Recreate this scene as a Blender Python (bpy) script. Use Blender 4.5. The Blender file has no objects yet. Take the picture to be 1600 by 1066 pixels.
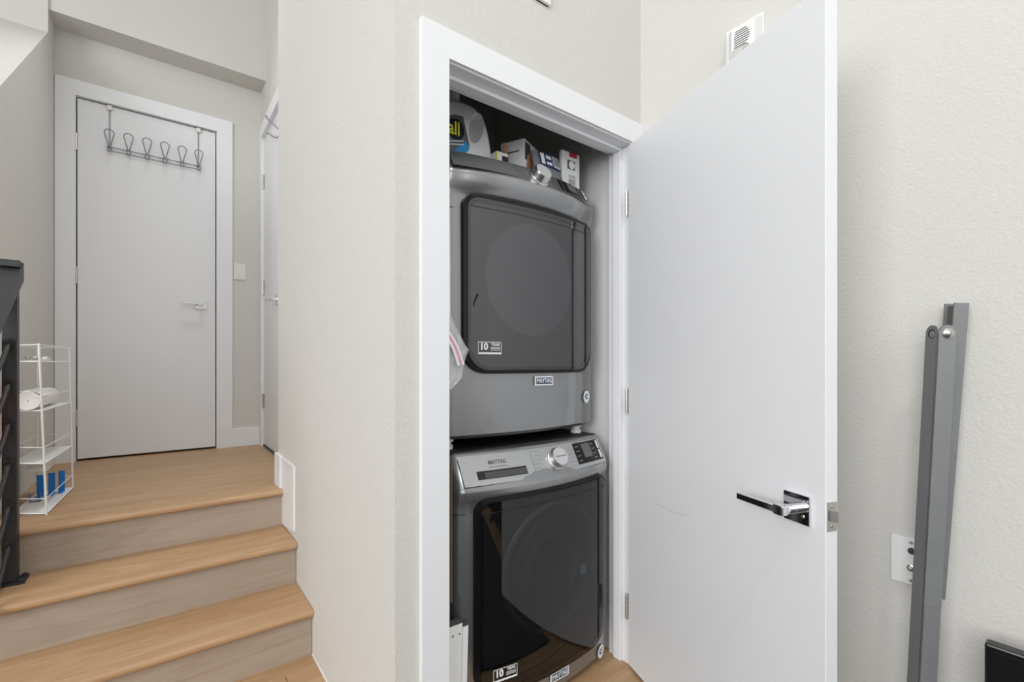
import bpy, bmesh, math, random
from mathutils import Vector, Matrix
random.seed(7)
S = bpy.context.scene
C = S.collection
R = math.radians
# ---------------------------------------------------------------- camera, world, lights, exposure
cam = bpy.data.cameras.new('camera'); camo = bpy.data.objects.new('camera', cam); C.objects.link(camo)
S.camera = camo
cam.sensor_width = 36.0; cam.lens = 724.15/1600*36; cam.shift_y = 35/1600; cam.clip_start = .02
camo.location = (0, 0, 1.15); camo.rotation_euler = (R(90), 0, -R(90-52.683))
w = bpy.data.worlds.new('world'); S.world = w; w.use_nodes = True
w.node_tree.nodes['Background'].inputs[0].default_value = (.86, .93, 1, 1)
w.node_tree.nodes['Background'].inputs[1].default_value = 1.0
def area(name, loc, rot, sx, sy, e, col=(1, 1, 1)):
    l = bpy.data.lights.new(name, 'AREA'); l.shape = 'RECTANGLE'; l.size = sx; l.size_y = sy; l.energy = e; l.color = col
    o = bpy.data.objects.new(name, l); C.objects.link(o); o.location = loc; o.rotation_euler = rot
    return o
area('daylight_side_window', (-4.42, -1.0, 2.45), (R(90), 0, R(-90)), 3.9, 2.6, 160, (1, 1, 1))
area('daylight_back_window', (-1.6, -3.92, 2.3), (R(90), 0, 0), 3.4, 2.6, 38, (1, 1, 1))

S.view_settings.view_transform = 'Standard'; S.view_settings.look = 'None'
S.view_settings.gamma = 1; S.view_settings.use_curve_mapping = False
S.view_settings.exposure = 0.23

# ---------------------------------------------------------------- materials
M = {}
def mat(name, col, rough=.5, metal=0, bump=0, bscale=200, spec=.5, var=0, vscale=5, emit=None, trans=0, alpha=1, coat=0, bdist=.002):
    m = bpy.data.materials.new(name); m.use_nodes = True
    nt = m.node_tree; b = nt.nodes['Principled BSDF']
    b.inputs['Base Color'].default_value = (*col, 1); b.inputs['Roughness'].default_value = rough
    b.inputs['Metallic'].default_value = metal; b.inputs['Specular IOR Level'].default_value = spec
    b.inputs['Transmission Weight'].default_value = trans; b.inputs['Alpha'].default_value = alpha
    b.inputs['Coat Weight'].default_value = coat
    tc = nt.nodes.new('ShaderNodeTexCoord')
    if bump:
        n = nt.nodes.new('ShaderNodeTexNoise'); n.inputs['Scale'].default_value = bscale; n.inputs['Detail'].default_value = 3
        nt.links.new(tc.outputs['Object'], n.inputs['Vector'])
        bp = nt.nodes.new('ShaderNodeBump'); bp.inputs['Strength'].default_value = bump; bp.inputs['Distance'].default_value = bdist
        nt.links.new(n.outputs['Fac'], bp.inputs['Height']); nt.links.new(bp.outputs[0], b.inputs['Normal'])
    if var:
        n = nt.nodes.new('ShaderNodeTexNoise'); n.inputs['Scale'].default_value = vscale; n.inputs['Detail'].default_value = 4
        nt.links.new(tc.outputs['Object'], n.inputs['Vector'])
        r = nt.nodes.new('ShaderNodeValToRGB')
        r.color_ramp.elements[0].color = (*[c*(1-var) for c in col], 1); r.color_ramp.elements[1].color = (*[min(1, c*(1+var)) for c in col], 1)
        r.color_ramp.elements[0].position = .3; r.color_ramp.elements[1].position = .7
        nt.links.new(n.outputs['Fac'], r.inputs[0]); nt.links.new(r.outputs[0], b.inputs['Base Color'])
    if emit: b.inputs['Emission Color'].default_value = (*emit, 1); b.inputs['Emission Strength'].default_value = 1
    M[name] = m; return m
def wood(name, c1, c2, c3, rough=.42):
    m = bpy.data.materials.new(name); m.use_nodes = True; nt = m.node_tree; b = nt.nodes['Principled BSDF']
    N = nt.nodes.new; L = nt.links.new
    tc = N('ShaderNodeTexCoord'); oi = N('ShaderNodeObjectInfo')
    add = N('ShaderNodeVectorMath'); add.operation = 'ADD'
    mul = N('ShaderNodeVectorMath'); mul.operation = 'MULTIPLY'; mul.inputs[1].default_value = (7, 3, 5)
    comb = N('ShaderNodeCombineXYZ')
    for i in range(3): L(oi.outputs['Random'], comb.inputs[i])
    L(comb.outputs[0], mul.inputs[0]); L(tc.outputs['Object'], add.inputs[0]); L(mul.outputs[0], add.inputs[1])
    mp = N('ShaderNodeMapping'); mp.inputs['Scale'].default_value = (1.2, 10, 10); L(add.outputs[0], mp.inputs[0])
    n1 = N('ShaderNodeTexNoise'); n1.inputs['Scale'].default_value = 1.0; n1.inputs['Detail'].default_value = 5; n1.inputs['Distortion'].default_value = .6
    L(mp.outputs[0], n1.inputs['Vector'])
    # growth rings: contour lines of the stretched noise
    sc = N('ShaderNodeMath'); sc.operation = 'MULTIPLY'; sc.inputs[1].default_value = 42; L(n1.outputs['Fac'], sc.inputs[0])
    sn = N('ShaderNodeMath'); sn.operation = 'SINE'; L(sc.outputs[0], sn.inputs[0])
    mp2 = N('ShaderNodeMapping'); mp2.inputs['Scale'].default_value = (6, 240, 240); L(add.outputs[0], mp2.inputs[0])
    n2 = N('ShaderNodeTexNoise'); n2.inputs['Scale'].default_value = 1.0; n2.inputs['Detail'].default_value = 3; L(mp2.outputs[0], n2.inputs['Vector'])
    r1 = N('ShaderNodeValToRGB'); r1.color_ramp.elements[0].color = (*c1, 1); r1.color_ramp.elements[1].color = (*c2, 1)
    r1.color_ramp.elements[0].position = .32; r1.color_ramp.elements[1].position = .68; L(n1.outputs['Fac'], r1.inputs[0])
    mx = N('ShaderNodeMix'); mx.data_type = 'RGBA'; mx.inputs['B'].default_value = (*c3, 1); L(r1.outputs[0], mx.inputs['A'])
    mr = N('ShaderNodeMapRange'); mr.inputs[1].default_value = -1; mr.inputs[2].default_value = 1; mr.inputs[3].default_value = 0; mr.inputs[4].default_value = .28
    L(sn.outputs[0], mr.inputs[0]); L(mr.outputs[0], mx.inputs['Factor'])
    mx2 = N('ShaderNodeMix'); mx2.data_type = 'RGBA'; mx2.inputs['B'].default_value = (*c3, 1); L(mx.outputs['Result'], mx2.inputs['A'])
    mr2 = N('ShaderNodeMapRange'); mr2.inputs[1].default_value = .45; mr2.inputs[2].default_value = .75; mr2.inputs[3].default_value = 0; mr2.inputs[4].default_value = .55
    L(n2.outputs['Fac'], mr2.inputs[0]); L(mr2.outputs[0], mx2.inputs['Factor'])
    L(mx2.outputs['Result'], b.inputs['Base Color'])
    b.inputs['Roughness'].default_value = rough
    bp = N('ShaderNodeBump'); bp.inputs['Strength'].default_value = .15; bp.inputs['Distance'].default_value = .001; L(n2.outputs['Fac'], bp.inputs['Height']); L(bp.outputs[0], b.inputs['Normal'])
    M[name] = m
def glass(name, tint, gloss_col=(1, 1, 1), rough=.03, ior=1.5):
    m = bpy.data.materials.new(name); m.use_nodes = True; nt = m.node_tree; nt.nodes.remove(nt.nodes['Principled BSDF'])
    N = nt.nodes.new; out = nt.nodes['Material Output']
    t = N('ShaderNodeBsdfTransparent'); t.inputs[0].default_value = (*tint, 1)
    g = N('ShaderNodeBsdfGlossy'); g.inputs['Roughness'].default_value = rough; g.inputs[0].default_value = (*gloss_col, 1)
    f = N('ShaderNodeFresnel'); f.inputs[0].default_value = ior
    mx = N('ShaderNodeMixShader'); nt.links.new(f.outputs[0], mx.inputs[0]); nt.links.new(t.outputs[0], mx.inputs[1]); nt.links.new(g.outputs[0], mx.inputs[2])
    nt.links.new(mx.outputs[0], out.inputs[0]); M[name] = m
mat('paint', (.655, .64, .605), .75, bump=.42, bscale=150, bdist=.0035, spec=.3)
mat('rug_grey', (.045, .045, .047), .95, bump=.6, bscale=300)
mat('ceiling_paint', (.85, .85, .84), .9)
mat('trim_white', (.83, .835, .85), .38)
mat('door_white', (.80, .805, .82), .42, bump=.05, bscale=30, bdist=.001)
wood('oak', (.45, .275, .145), (.545, .36, .205), (.34, .19, .09))
wood('oak_riser', (.345, .265, .20), (.41, .325, .255), (.47, .39, .32), .5)
mat('black_metal', (.035, .036, .038), .45, .3)
mat('chrome', (.82, .82, .84), .07, 1)
mat('nickel', (.60, .58, .55), .28, 1)
mat('steel_wire', (.30, .30, .31), .45, .6)
mat('white_wire', (.88, .88, .88), .4)
mat('white_plastic', (.84, .84, .83), .35)
mat('ivory_plastic', (.78, .75, .69), .5)
mat('appliance', (.33, .335, .34), .27, .75, coat=.4)
mat('console', (.47, .475, .48), .36, .6)
mat('appliance_dark', (.09, .092, .095), .4, .5)
mat('black_gloss', (.006, .006, .007), .2, spec=.3)
mat('black_matte', (.01, .01, .012), .6)
mat('liner', (.30, .30, .305), .5)
mat('liner_dark', (.05, .05, .052), .45)
mat('drum', (.46, .46, .465), .5)
mat('drum_dark', (.12, .12, .125), .3, .5)
mat('drum_ring', (.22, .22, .225), .3, .5)
glass('smoked_glass', (.52, .52, .53), ior=1.85)
glass('smoked_glass_dark', (.42, .42, .43), ior=1.62)
glass('bowl_glass', (.86, .86, .88), ior=1.3)
glass('clear_plastic', (.90, .90, .90), rough=.15, ior=1.4)
mat('print_white', (.85, .86, .87), .5)
mat('print_grey', (.12, .12, .125), .5)
mat('badge_blue', (.05, .075, .12), .4)
mat('blue_label', (.35, .70, .95), .5)
mat('navy', (.03, .05, .13), .5)
mat('jug_white', (.84, .84, .84), .32)
mat('label_grey', (.13, .135, .15), .35)
mat('label_black', (.01, .012, .02), .35)
mat('label_yellow', (.80, .80, .05), .4)
mat('label_blue', (.03, .30, .65), .4)
mat('carton_white', (.80, .80, .79), .55)
mat('cardboard', (.36, .22, .10), .8)
mat('print_red', (.55, .02, .07), .5)
mat('skin_print', (.55, .25, .13), .5)
mat('dark_print', (.07, .05, .05), .5)
mat('pouch_grey', (.32, .33, .34), .3, .3)
mat('grey_steel', (.27, .275, .28), .38, .35, var=.06, vscale=9)
mat('grey_steel_inner', (.16, .145, .12), .6, .2)
mat('tv_black', (.006, .006, .007), .18)
mat('tv_screen', (.008, .008, .009), .08)
mat('paper', (.86, .85, .83), .8)
mat('blue_tape', (.01, .20, .62), .5)
mat('red_print', (.80, .05, .07), .5)
mat('pink_zip', (.80, .33, .43), .5)
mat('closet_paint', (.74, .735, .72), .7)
mat('knob_metal', (.66, .66, .67), .26, 1)
mat('knob_face', (.62, .62, .625), .4, .4)
mat('mark_grey', (.30, .30, .305), .5)
mat('console_seam', (.33, .335, .34), .4, .5)
mat('brown_weave', (.13, .085, .05), .8, bump=.6, bscale=500)
mat('rubber_dark', (.05, .05, .052), .6)
mat('scuff', (.55, .55, .56), .6)
mat('lamp_glow', (.9, .9, .88), .5, emit=(1, .98, .95))
def bagmat():
    m = bpy.data.materials.new('bag_film'); m.use_nodes = True; b = m.node_tree.nodes['Principled BSDF']
    b.inputs['Base Color'].default_value = (.82, .82, .82, 1); b.inputs['Roughness'].default_value = .25; b.inputs['Alpha'].default_value = .5
    M['bag_film'] = m
bagmat()

# ---------------------------------------------------------------- mesh helpers
class MB:
    def __init__(s): s.bm = bmesh.new()
    def box(s, x0, x1, y0, y1, z0, z1, bev=0, seg=2, mx=None):
        vs = [s.bm.verts.new(p) for p in ((x0, y0, z0), (x1, y0, z0), (x1, y1, z0), (x0, y1, z0), (x0, y0, z1), (x1, y0, z1), (x1, y1, z1), (x0, y1, z1))]
        fs = [s.bm.faces.new([vs[i] for i in q]) for q in ((3, 2, 1, 0), (4, 5, 6, 7), (0, 1, 5, 4), (1, 2, 6, 5), (2, 3, 7, 6), (3, 0, 4, 7))]
        out = vs
        if bev:
            es = list({e for f in fs for e in f.edges})
            r = bmesh.ops.bevel(s.bm, geom=es, offset=bev, segments=seg, profile=.5, affect='EDGES')
            out = list({v for v in r['verts']} | {v for v in vs if v.is_valid})
        if mx is not None: bmesh.ops.transform(s.bm, matrix=mx, verts=[v for v in out if v.is_valid])
        return s
    def prism(s, pts, axis, a, b):      # pts 2D polygon; axis 'x','y','z' extrude from a to b
        def P(p, t): return {'x': (t, p[0], p[1]), 'y': (p[0], t, p[1]), 'z': (p[0], p[1], t)}[axis]
        A = [s.bm.verts.new(P(p, a)) for p in pts]; B = [s.bm.verts.new(P(p, b)) for p in pts]
        s.bm.faces.new(A); s.bm.faces.new(B[::-1])
        n = len(pts)
        for i in range(n): s.bm.faces.new((A[i], B[i], B[(i+1) % n], A[(i+1) % n]))
        return s
    def tube(s, pts, r, n=8, closed=False, cap=True):
        pts = [Vector(p) for p in pts]; rings = []
        N = len(pts); prev = None
        for i, p in enumerate(pts):
            if closed: d = (pts[(i+1) % N]-pts[i-1])
            else: d = (pts[min(i+1, N-1)]-pts[max(i-1, 0)])
            d.normalize()
            if prev is None:
                u = d.orthogonal().normalized()
            else:
                u = (prev - d*prev.dot(d)); u = u.normalized() if u.length > 1e-6 else d.orthogonal().normalized()
            prev = u; v = d.cross(u)
            rr = r[i] if isinstance(r, (list, tuple)) else r
            rings.append([s.bm.verts.new(p+(u*math.cos(2*math.pi*k/n)+v*math.sin(2*math.pi*k/n))*rr) for k in range(n)])
        for i in range(N if closed else N-1):
            a, b = rings[i], rings[(i+1) % N]
            for k in range(n): s.bm.faces.new((a[k], a[(k+1) % n], b[(k+1) % n], b[k]))
        if cap and not closed: s.bm.faces.new(rings[0][::-1]); s.bm.faces.new(rings[-1])
        return s
    def lathe(s, prof, c, axis, n=32, cap=True):   # prof [(r, t)], revolve about axis through c
        ax = Vector(axis).normalized(); u = ax.orthogonal().normalized(); v = ax.cross(u); c = Vector(c); rings = []
        for r, t in prof:
            rings.append([s.bm.verts.new(c+ax*t+(u*math.cos(2*math.pi*k/n)+v*math.sin(2*math.pi*k/n))*r) for k in range(n)])
        for a, b in zip(rings, rings[1:]):
            for k in range(n): s.bm.faces.new((a[k], a[(k+1) % n], b[(k+1) % n], b[k]))
        if cap: s.bm.faces.new(rings[0][::-1]); s.bm.faces.new(rings[-1])
        return s
    def grid(s, rows, close_back=None):
        V = [[s.bm.verts.new(p) for p in r] for r in rows]
        for a, b in zip(V, V[1:]):
            for k in range(len(a)-1):
                try: s.bm.faces.new((a[k], a[k+1], b[k+1], b[k]))
                except ValueError: pass
        if close_back:
            n = len(rows[0])
            loop = V[0]+[r[-1] for r in V[1:-1]]+V[-1][::-1]+[r[0] for r in V[-2:0:-1]]
            back = [s.bm.verts.new(close_back(v.co)) for v in loop]
            m = len(loop)
            for i in range(m): s.bm.faces.new((loop[i], back[i], back[(i+1) % m], loop[(i+1) % m]))
            s.bm.faces.new(back)
        return s
    def build(s, name, m, parent=None, smooth=False, local=False, angle=35, face=None):
        bm = s.bm
        bmesh.ops.remove_doubles(bm, verts=bm.verts, dist=1e-6)
        bmesh.ops.recalc_face_normals(bm, faces=bm.faces)
        if face is not None:
            fv = Vector(face)
            if sum(f.normal.dot(fv)*f.calc_area() for f in bm.faces) < 0: bmesh.ops.reverse_faces(bm, faces=bm.faces)
        off = Vector((0, 0, 0))
        if parent is not None and not local:
            q = parent
            while q is not None: off += q.location; q = q.parent
            bmesh.ops.translate(bm, vec=-off, verts=bm.verts)
        me = bpy.data.meshes.new(name); bm.to_mesh(me); bm.free()
        if smooth:
            for p in me.polygons: p.use_smooth = True
            me.set_sharp_from_angle(angle=R(angle))
        o = bpy.data.objects.new(name, me); C.objects.link(o); me.materials.append(M[m])
        o.parent = parent
        return o
def tag(o, label=None, cat=None, group=None, kind=None):
    if label: o['label'] = label
    if cat: o['category'] = cat
    if group: o['group'] = group
    if kind: o['kind'] = kind
    return o
def empty(name, loc, label=None, cat=None, group=None, kind=None, rz=0):
    o = bpy.data.objects.new(name, None); C.objects.link(o); o.location = loc; o.rotation_euler = (0, 0, rz)
    o.empty_display_size = .1
    return tag(o, label, cat, group, kind)
def box(name, m, parent, x0, x1, y0, y1, z0, z1, bev=0, local=False, mx=None, smooth=False):
    return MB().box(x0, x1, y0, y1, z0, z1, bev, mx=mx).build(name, m, parent, smooth=smooth, local=local)
def struct(o, label=None): o['kind'] = 'structure'; o['label'] = label or o.name; return o
def text(name, body, size, m, parent, mtx, sx=1, bold=0, ext=.0003, align='CENTER', local=True):
    cu = bpy.data.curves.new(name, 'FONT'); cu.body = body; cu.size = size; cu.align_x = align; cu.align_y = 'CENTER'
    cu.offset = bold; cu.extrude = ext; cu.resolution_u = 3
    t = bpy.data.objects.new(name, cu); C.objects.link(t)
    bpy.context.view_layer.update()
    me = bpy.data.meshes.new_from_object(t.evaluated_get(bpy.context.evaluated_depsgraph_get()))
    bpy.data.objects.remove(t)
    me.name = name
    me.transform(mtx @ Matrix.Diagonal((sx, 1, 1, 1)))
    me.materials.clear(); me.materials.append(M[m])
    o = bpy.data.objects.new(name, me); C.objects.link(o); o.parent = parent
    return o
def frame(o, xd, yd):       # matrix with text x axis xd, y axis yd, origin o
    xd = Vector(xd).normalized(); yd = Vector(yd); yd = (yd-xd*yd.dot(xd)).normalized(); z = xd.cross(yd)
    return Matrix(((xd.x, yd.x, z.x, o[0]), (xd.y, yd.y, z.y, o[1]), (xd.z, yd.z, z.z, o[2]), (0, 0, 0, 1)))

# ---------------------------------------------------------------- shell
XS, YC, XR, XH, YF, XL = .483, 1.13, 1.49, .615, 3.929, -.505
LZ, T1, T2, CZ = .54, .185, .365, 4.2
fl = struct(box('floor', 'rubber_dark', None, -4.6, 1.7, -4.1, 2.2, -.12, -.014), 'light oak plank floor of the lower room')
y = -1.02; i = 0
while y < 2.1:
    x1 = 1.489 if y < .9 else 1.47
    cuts = [-.75, .12+.5*((i*37) % 10)/10, x1]
    for a, b in zip(cuts, cuts[1:]):
        if y > 1.0 and y < 2.02 and a < .2: b2 = b
        box('plank', 'oak', fl, a+.0008, b-.0008, y+.0008, y+.179, -.0135, 0, .0012)
    y += .18; i += 1
rug = box('unseen_rug', 'rug_grey', None, -2.9, 1.28, -2.6, .88, .0005, .008, .003); tag(rug, 'unseen charcoal rug added to darken the reflections in the washer door', 'rug')  # unseen rug, added for dark washer reflections and less floor bounce
struct(box('ceiling', 'ceiling_paint', None, -4.7, 1.7, -4.1, 4.2, CZ, CZ+.1), 'white ceiling')
# closet wall with opening
m = MB()
m.box(XS, .632, YC, 1.232, 0, CZ); m.box(.632, 1.434, YC, 1.232, 1.989, CZ); m.box(1.434, XR, YC, 1.232, 0, CZ)
struct(m.build('wall_closet', 'paint'), 'greige textured wall around the laundry closet opening')
struct(box('wall_stair', 'paint', None, XS, XH, 1.232, 2.59, 0, CZ), 'greige textured wall beside the oak stairs')
struct(box('wall_right', 'paint', None, XR, XR+.12, -4.0, 2.16, -.02, CZ), 'greige orange-peel wall behind the open door')
struct(box('wall_closet_back', 'paint', None, XH, XR-.0005, 2.05, 2.16, 0, 2.7), 'back wall of the laundry closet')
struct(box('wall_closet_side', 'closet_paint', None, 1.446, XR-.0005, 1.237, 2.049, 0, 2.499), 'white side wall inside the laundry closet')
struct(box('ceiling_closet', 'paint', None, XH, XR, 1.232, 2.05, 2.5, 2.6), 'ceiling inside the laundry closet')
# hall right wall with door opening
D2a, D2b = 3.10, 3.83     # door 2 along Y
m = MB(); m.box(XH, XH+.11, 2.59, D2a-.02, LZ-.1, CZ); m.box(XH, XH+.11, D2b+.02, YF, LZ-.1, CZ); m.box(XH, XH+.11, D2a-.02, D2b+.02, 2.83, CZ)
m.box(XH+.09, XH+.11, D2a-.02, D2b+.02, LZ, 2.83)
struct(m.build('wall_hall', 'paint'), 'greige wall of the upper hall with a door')
# far wall with opening
m = MB(); m.box(-1.9, -.42, YF, YF+.12, 0, CZ); m.box(.34, XH+.11, YF, YF+.12, 0, CZ); m.box(-.42, .34, YF, YF+.12, 2.82, CZ)
m.box(-.42, .34, YF+.09, YF+.12, LZ-.02, 2.82)  # unseen backing slab added to block outside light behind the door
struct(m.build('wall_far', 'paint'), 'greige wall at the end of the hall')
# left wall with sloped top
def slope(yy): return 2.259+.782*(yy-2.716)
struct(MB().prism([(2.62, 0), (2.62, slope(2.62)), (3.727, slope(3.727)), (YF, slope(3.727)), (YF, 0)], 'x', -1.9, XL).build('wall_left', 'paint'), 'greige hall wall with a sloped top')
m = MB(); m.box(XL, XH, 3.74, YF, 3.19, CZ); m.box(-1.9, XL, 3.727, YF, slope(3.727)-.0005, CZ)
struct(m.build('wall_bulkhead', 'paint'), 'dropped greige bulkhead above the hall door')
# room behind the camera
m = MB(); X = -4.6
m.box(X, X+.12, -4, -3.0, 0, CZ); m.box(X, X+.12, 1.0, 3.9, 0, CZ); m.box(X, X+.12, -3.0, 1.0, 0, 1.1); m.box(X, X+.12, -3.0, 1.0, 3.8, CZ)
struct(m.build('wall_window_side', 'paint'), 'greige wall with a wide window')
m = MB(); m.box(-4.6, -3.35, -4.1, -3.98, 0, CZ); m.box(.15, XR+.12, -4.1, -3.98, 0, CZ); m.box(-3.35, .15, -4.1, -3.98, 0, .95); m.box(-3.35, .15, -4.1, -3.98, 3.65, CZ)
struct(m.build('wall_back', 'paint'), 'greige wall behind the viewer with a window')
struct(box('wall_room_end', 'paint', None, -4.6, -1.9, 3.9, 4.02, 0, CZ), 'greige end wall of the lower room')

# ---------------------------------------------------------------- landing floor and stairs
la = struct(box('floor_landing', 'rubber_dark', None, XL, XH, 2.62, YF+.09, .40, LZ-.014), 'light oak plank floor of the upper landing')
y = 2.593; i = 0
while y < YF:
    y2 = min(y+.167, YF+.08)
    box('plank', 'oak', la, XL+.001, XH-.001, y+.0003, y2-.0003, LZ-.0135, LZ, .0006)
    y += .167; i += 1
st = empty('staircase', (0, 2.2, 0), 'three oak steps with rounded nosings rising to the landing', 'stairs')
XSL = -.66
def tread(yn, z, yb, name):      # yn nose front
    pr = [(yb, z), (yn+.012, z), (yn+.004, z-.003), (yn, z-.010), (yn, z-.019), (yn+.004, z-.026), (yn+.012, z-.029), (yb, z-.029)]
    return MB().prism(pr, 'x', XSL, XS-.002).build(name, 'oak', st, smooth=True, angle=50)
tread(1.912, T1, 2.205, 'tread'); tread(2.180, T2, 2.478, 'tread'); tread(2.446, LZ, 2.593, 'landing_nosing')
for yy, z0, z1 in ((1.937, 0, T1-.029), (2.205, T1-.02, T2-.029), (2.471, T2-.02, LZ-.029)):
    box('riser', 'oak_riser', st, XSL, XS-.002, yy, yy+.018, z0, z1)
box('stringer', 'oak_riser', st, XSL-.02, XSL, 1.937, 2.6, 0, T1-.03)
# base filler under steps
box('carriage', 'rubber_dark', st, XSL+.02, XS-.05, 1.96, 2.18, .002, T1-.032); box('carriage', 'rubber_dark', st, XSL+.02, XS-.05, 2.225, 2.46, .002, T2-.032)
# white caulk line along wall
struct(MB().prism([(1.13, 0), (1.13, .004), (1.93, .004), (1.93, 0)], 'x', XS-.003, XS).build('trim_caulk', 'trim_white'), 'thin white caulk bead along the stair wall')

# ---------------------------------------------------------------- baseboards, stair wall panel
struct(MB().box(XS-.016, XS, 2.476, 2.606, LZ, LZ+.158, .002).build('baseboard_stair', 'trim_white'), 'short white baseboard at the top of the stairs')
struct(box('baseboard_far', 'trim_white', None, .425, XH, YF-.014, YF, LZ, LZ+.135, .002), 'white baseboard beside the hall door')
pn = MB().prism([(2.474, T2+.006), (2.474, .692), (2.225, .692), (2.225, .402), (2.43, .372)], 'x', XS-.006, XS)
po = pn.build('wall_panel', 'trim_white'); tag(po, 'flat white cover panel on the wall beside the top step', 'wall panel')
pr = MB(); pr.box(XS-.009, XS-.006, 2.225, 2.232, .41, .692); pr.box(XS-.009, XS-.006, 2.232, 2.474, .686, .692)
pr.build('raised_edge', 'trim_white', po)

# ---------------------------------------------------------------- doors
def hinge(parent, c, axis_dir, m='nickel', h=.09, knuckle=.006, local=False, leaf=None):
    b = MB()
    for k in range(5):
        z0 = c[2]-h/2+k*h/5
        b.lathe([(knuckle, z0+.0008-c[2]), (knuckle, z0+h/5-.0008-c[2])], c, (0, 0, 1), 10)
    b.lathe([(knuckle*.8, -h/2-.003), (knuckle*.8, h/2+.003)], c, (0, 0, 1), 10)
    if leaf: b.box(*leaf)
    return b.build('hinge', m, parent, smooth=True, local=local)
def lever(parent, cx, cy, cz, side, n, along, local=False, mtl='chrome', edge='chrome'):
    """n: outward normal, along: lever direction (unit, horizontal)"""
    n = Vector(n); a = Vector(along); c = Vector((cx, cy, cz)); up = Vector((0, 0, 1))
    def obx(name, ca, cn, cu, ha, hn, hu, mm, par, bev=.001):
        mx = Matrix(((a.x, n.x, up.x, c.x+a.x*ca+n.x*cn), (a.y, n.y, up.y, c.y+a.y*ca+n.y*cn), (a.z, n.z, up.z, c.z+cu), (0, 0, 0, 1)))
        return MB().box(-ha, ha, -hn, hn, -hu, hu, bev, mx=mx).build(name, mm, par, local=local)
    ro = obx('handle', 0, .004, 0, .033, .004, .033, mtl, parent)
    off = Vector((0, 0, 0))
    nk = MB().lathe([(.012, .006), (.012, .03), (.0105, .031), (.0105, .036), (.0125, .037), (.0125, .050), (.011, .052)], c, n, 20)
    nk.build('neck', mtl, ro, smooth=True, local=local)
    lv = MB(); mx = Matrix(((a.x, n.x, up.x, c.x+a.x*.055+n.x*.056), (a.y, n.y, up.y, c.y+a.y*.055+n.y*.056), (a.z, n.z, up.z, c.z), (0, 0, 0, 1)))
    lv.box(-.066, .066, -.0062, .0062, -.0075, .0075, .0012, mx=mx); lv.box(-.068, -.042, -.012, .0068, -.0115, .0115, .003, mx=mx); lv.build('lever', mtl, ro, local=local)
    return ro
# far door
d1 = empty('door_1', (-.405, YF+.03, LZ), 'white flat slab door at the end of the hall', kind='structure')
dz0, dz1 = LZ+.014, 2.803
box('panel', 'door_white', d1, -.403, .323, YF+.006, YF+.045, dz0, dz1, .0015)
for z in (2.53, 1.70, .81): hinge(d1, (-.408, YF-.001, z), None, h=.10)
ro = lever(d1, .236, YF+.006, 1.567, 1, (0, -1, 0), (-1, 0, 0))
box('latch_plate', 'rubber_dark', d1, .324, .331, YF+.002, YF+.02, 1.54, 1.595)
def casing(name, label, axis, d0, d1, a0, a1, a2, a3, z0, z1, z2):
    U = [(a0, z0), (a0, z2), (a3, z2), (a3, z0), (a2, z0), (a2, z1), (a1, z1), (a1, z0)]
    return struct(MB().prism(U, axis, d0, d1).build(name, 'trim_white'), label)
casing('trim_1', 'wide flat white casing around the hall door', 'y', YF-.016, YF, -.502, -.411, .331, .427, LZ, 2.812, 2.906)
m = MB(); m.box(-.42, -.409, YF, YF+.09, LZ, 2.81); m.box(.329, .34, YF, YF+.09, LZ, 2.81); m.box(-.42, .34, YF, YF+.09, 2.811, 2.82)
m.box(-.409, .329, YF+.05, YF+.07, 2.79, 2.811)
struct(m.build('trim_2', 'trim_white'), 'white jamb of the hall door')
# hall right door (seen edge on)
d2 = empty('door_2', (XH+.03, D2b, LZ), 'white slab door in the side wall of the hall', kind='structure')
box('panel', 'door_white', d2, XH+.004, XH+.04, D2a, D2b-.003, LZ+.014, 2.803, .0015)
for z in (2.49, 1.71, .875): hinge(d2, (XH-.002, D2b+.003, z), None, h=.10, knuckle=.008, leaf=(XH-.004, XH+.004, D2b+.003, D2b+.03, z-.05, z+.05))
lever(d2, XH+.004, 3.33, 1.565, 1, (-1, 0, 0), (0, 1, 0))
box('bottom_sweep', 'rubber_dark', d2, XH-.004, XH+.004, D2a, D2b-.003, LZ+.002, LZ+.016)
casing('trim_3', 'white casing around the side hall door', 'x', XH-.016, XH, D2a-.09, D2a-.006, D2b+.006, YF-.001, LZ, 2.812, 2.906)
m = MB(); m.box(XH, XH+.08, D2b, D2b+.02, LZ, 2.82); m.box(XH, XH+.08, D2a-.02, D2a-.003, LZ, 2.82); m.box(XH, XH+.08, D2a, D2b, 2.806, 2.83)
struct(m.build('trim_4', 'trim_white'), 'white jamb of the side hall door')

# laundry closet casing and jamb
casing('trim_5', 'flat white casing around the laundry closet', 'y', YC-.015, YC, .552, .634, 1.432, XR-.001, 0, 1.987, 2.068)
m = MB()
for x0, x1, sx0, sx1 in ((.622, .638, .638, .650), (1.428, 1.444, 1.416, 1.428)):
    m.box(x0, x1, YC-.004, 1.236, 0, 1.983, .001, 1); m.box(sx0, sx1, 1.168, 1.205, 0, 1.971, .002, 1)
m.box(.638, 1.428, YC-.004, 1.236, 1.983, 1.999, .001, 1); m.box(.638, 1.428, 1.168, 1.205, 1.971, 1.983, .002, 1)
struct(m.build('trim_6', 'trim_white'), 'white jamb and stop of the laundry closet')

# open closet door: root at hinge, local x runs along the door to the free edge, local -y is the face to the camera
ang = math.atan2(-math.sin(R(70)), -math.cos(R(70)))
d3 = empty('door_3', (1.413, 1.127, .008), 'white slab closet door swung open in front of the right wall', kind='structure', rz=ang)
# local +y = rotate 90deg ccw of direction
dirv = Vector((math.cos(ang), math.sin(ang))); ly = Vector((-dirv.y, dirv.x))
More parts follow.
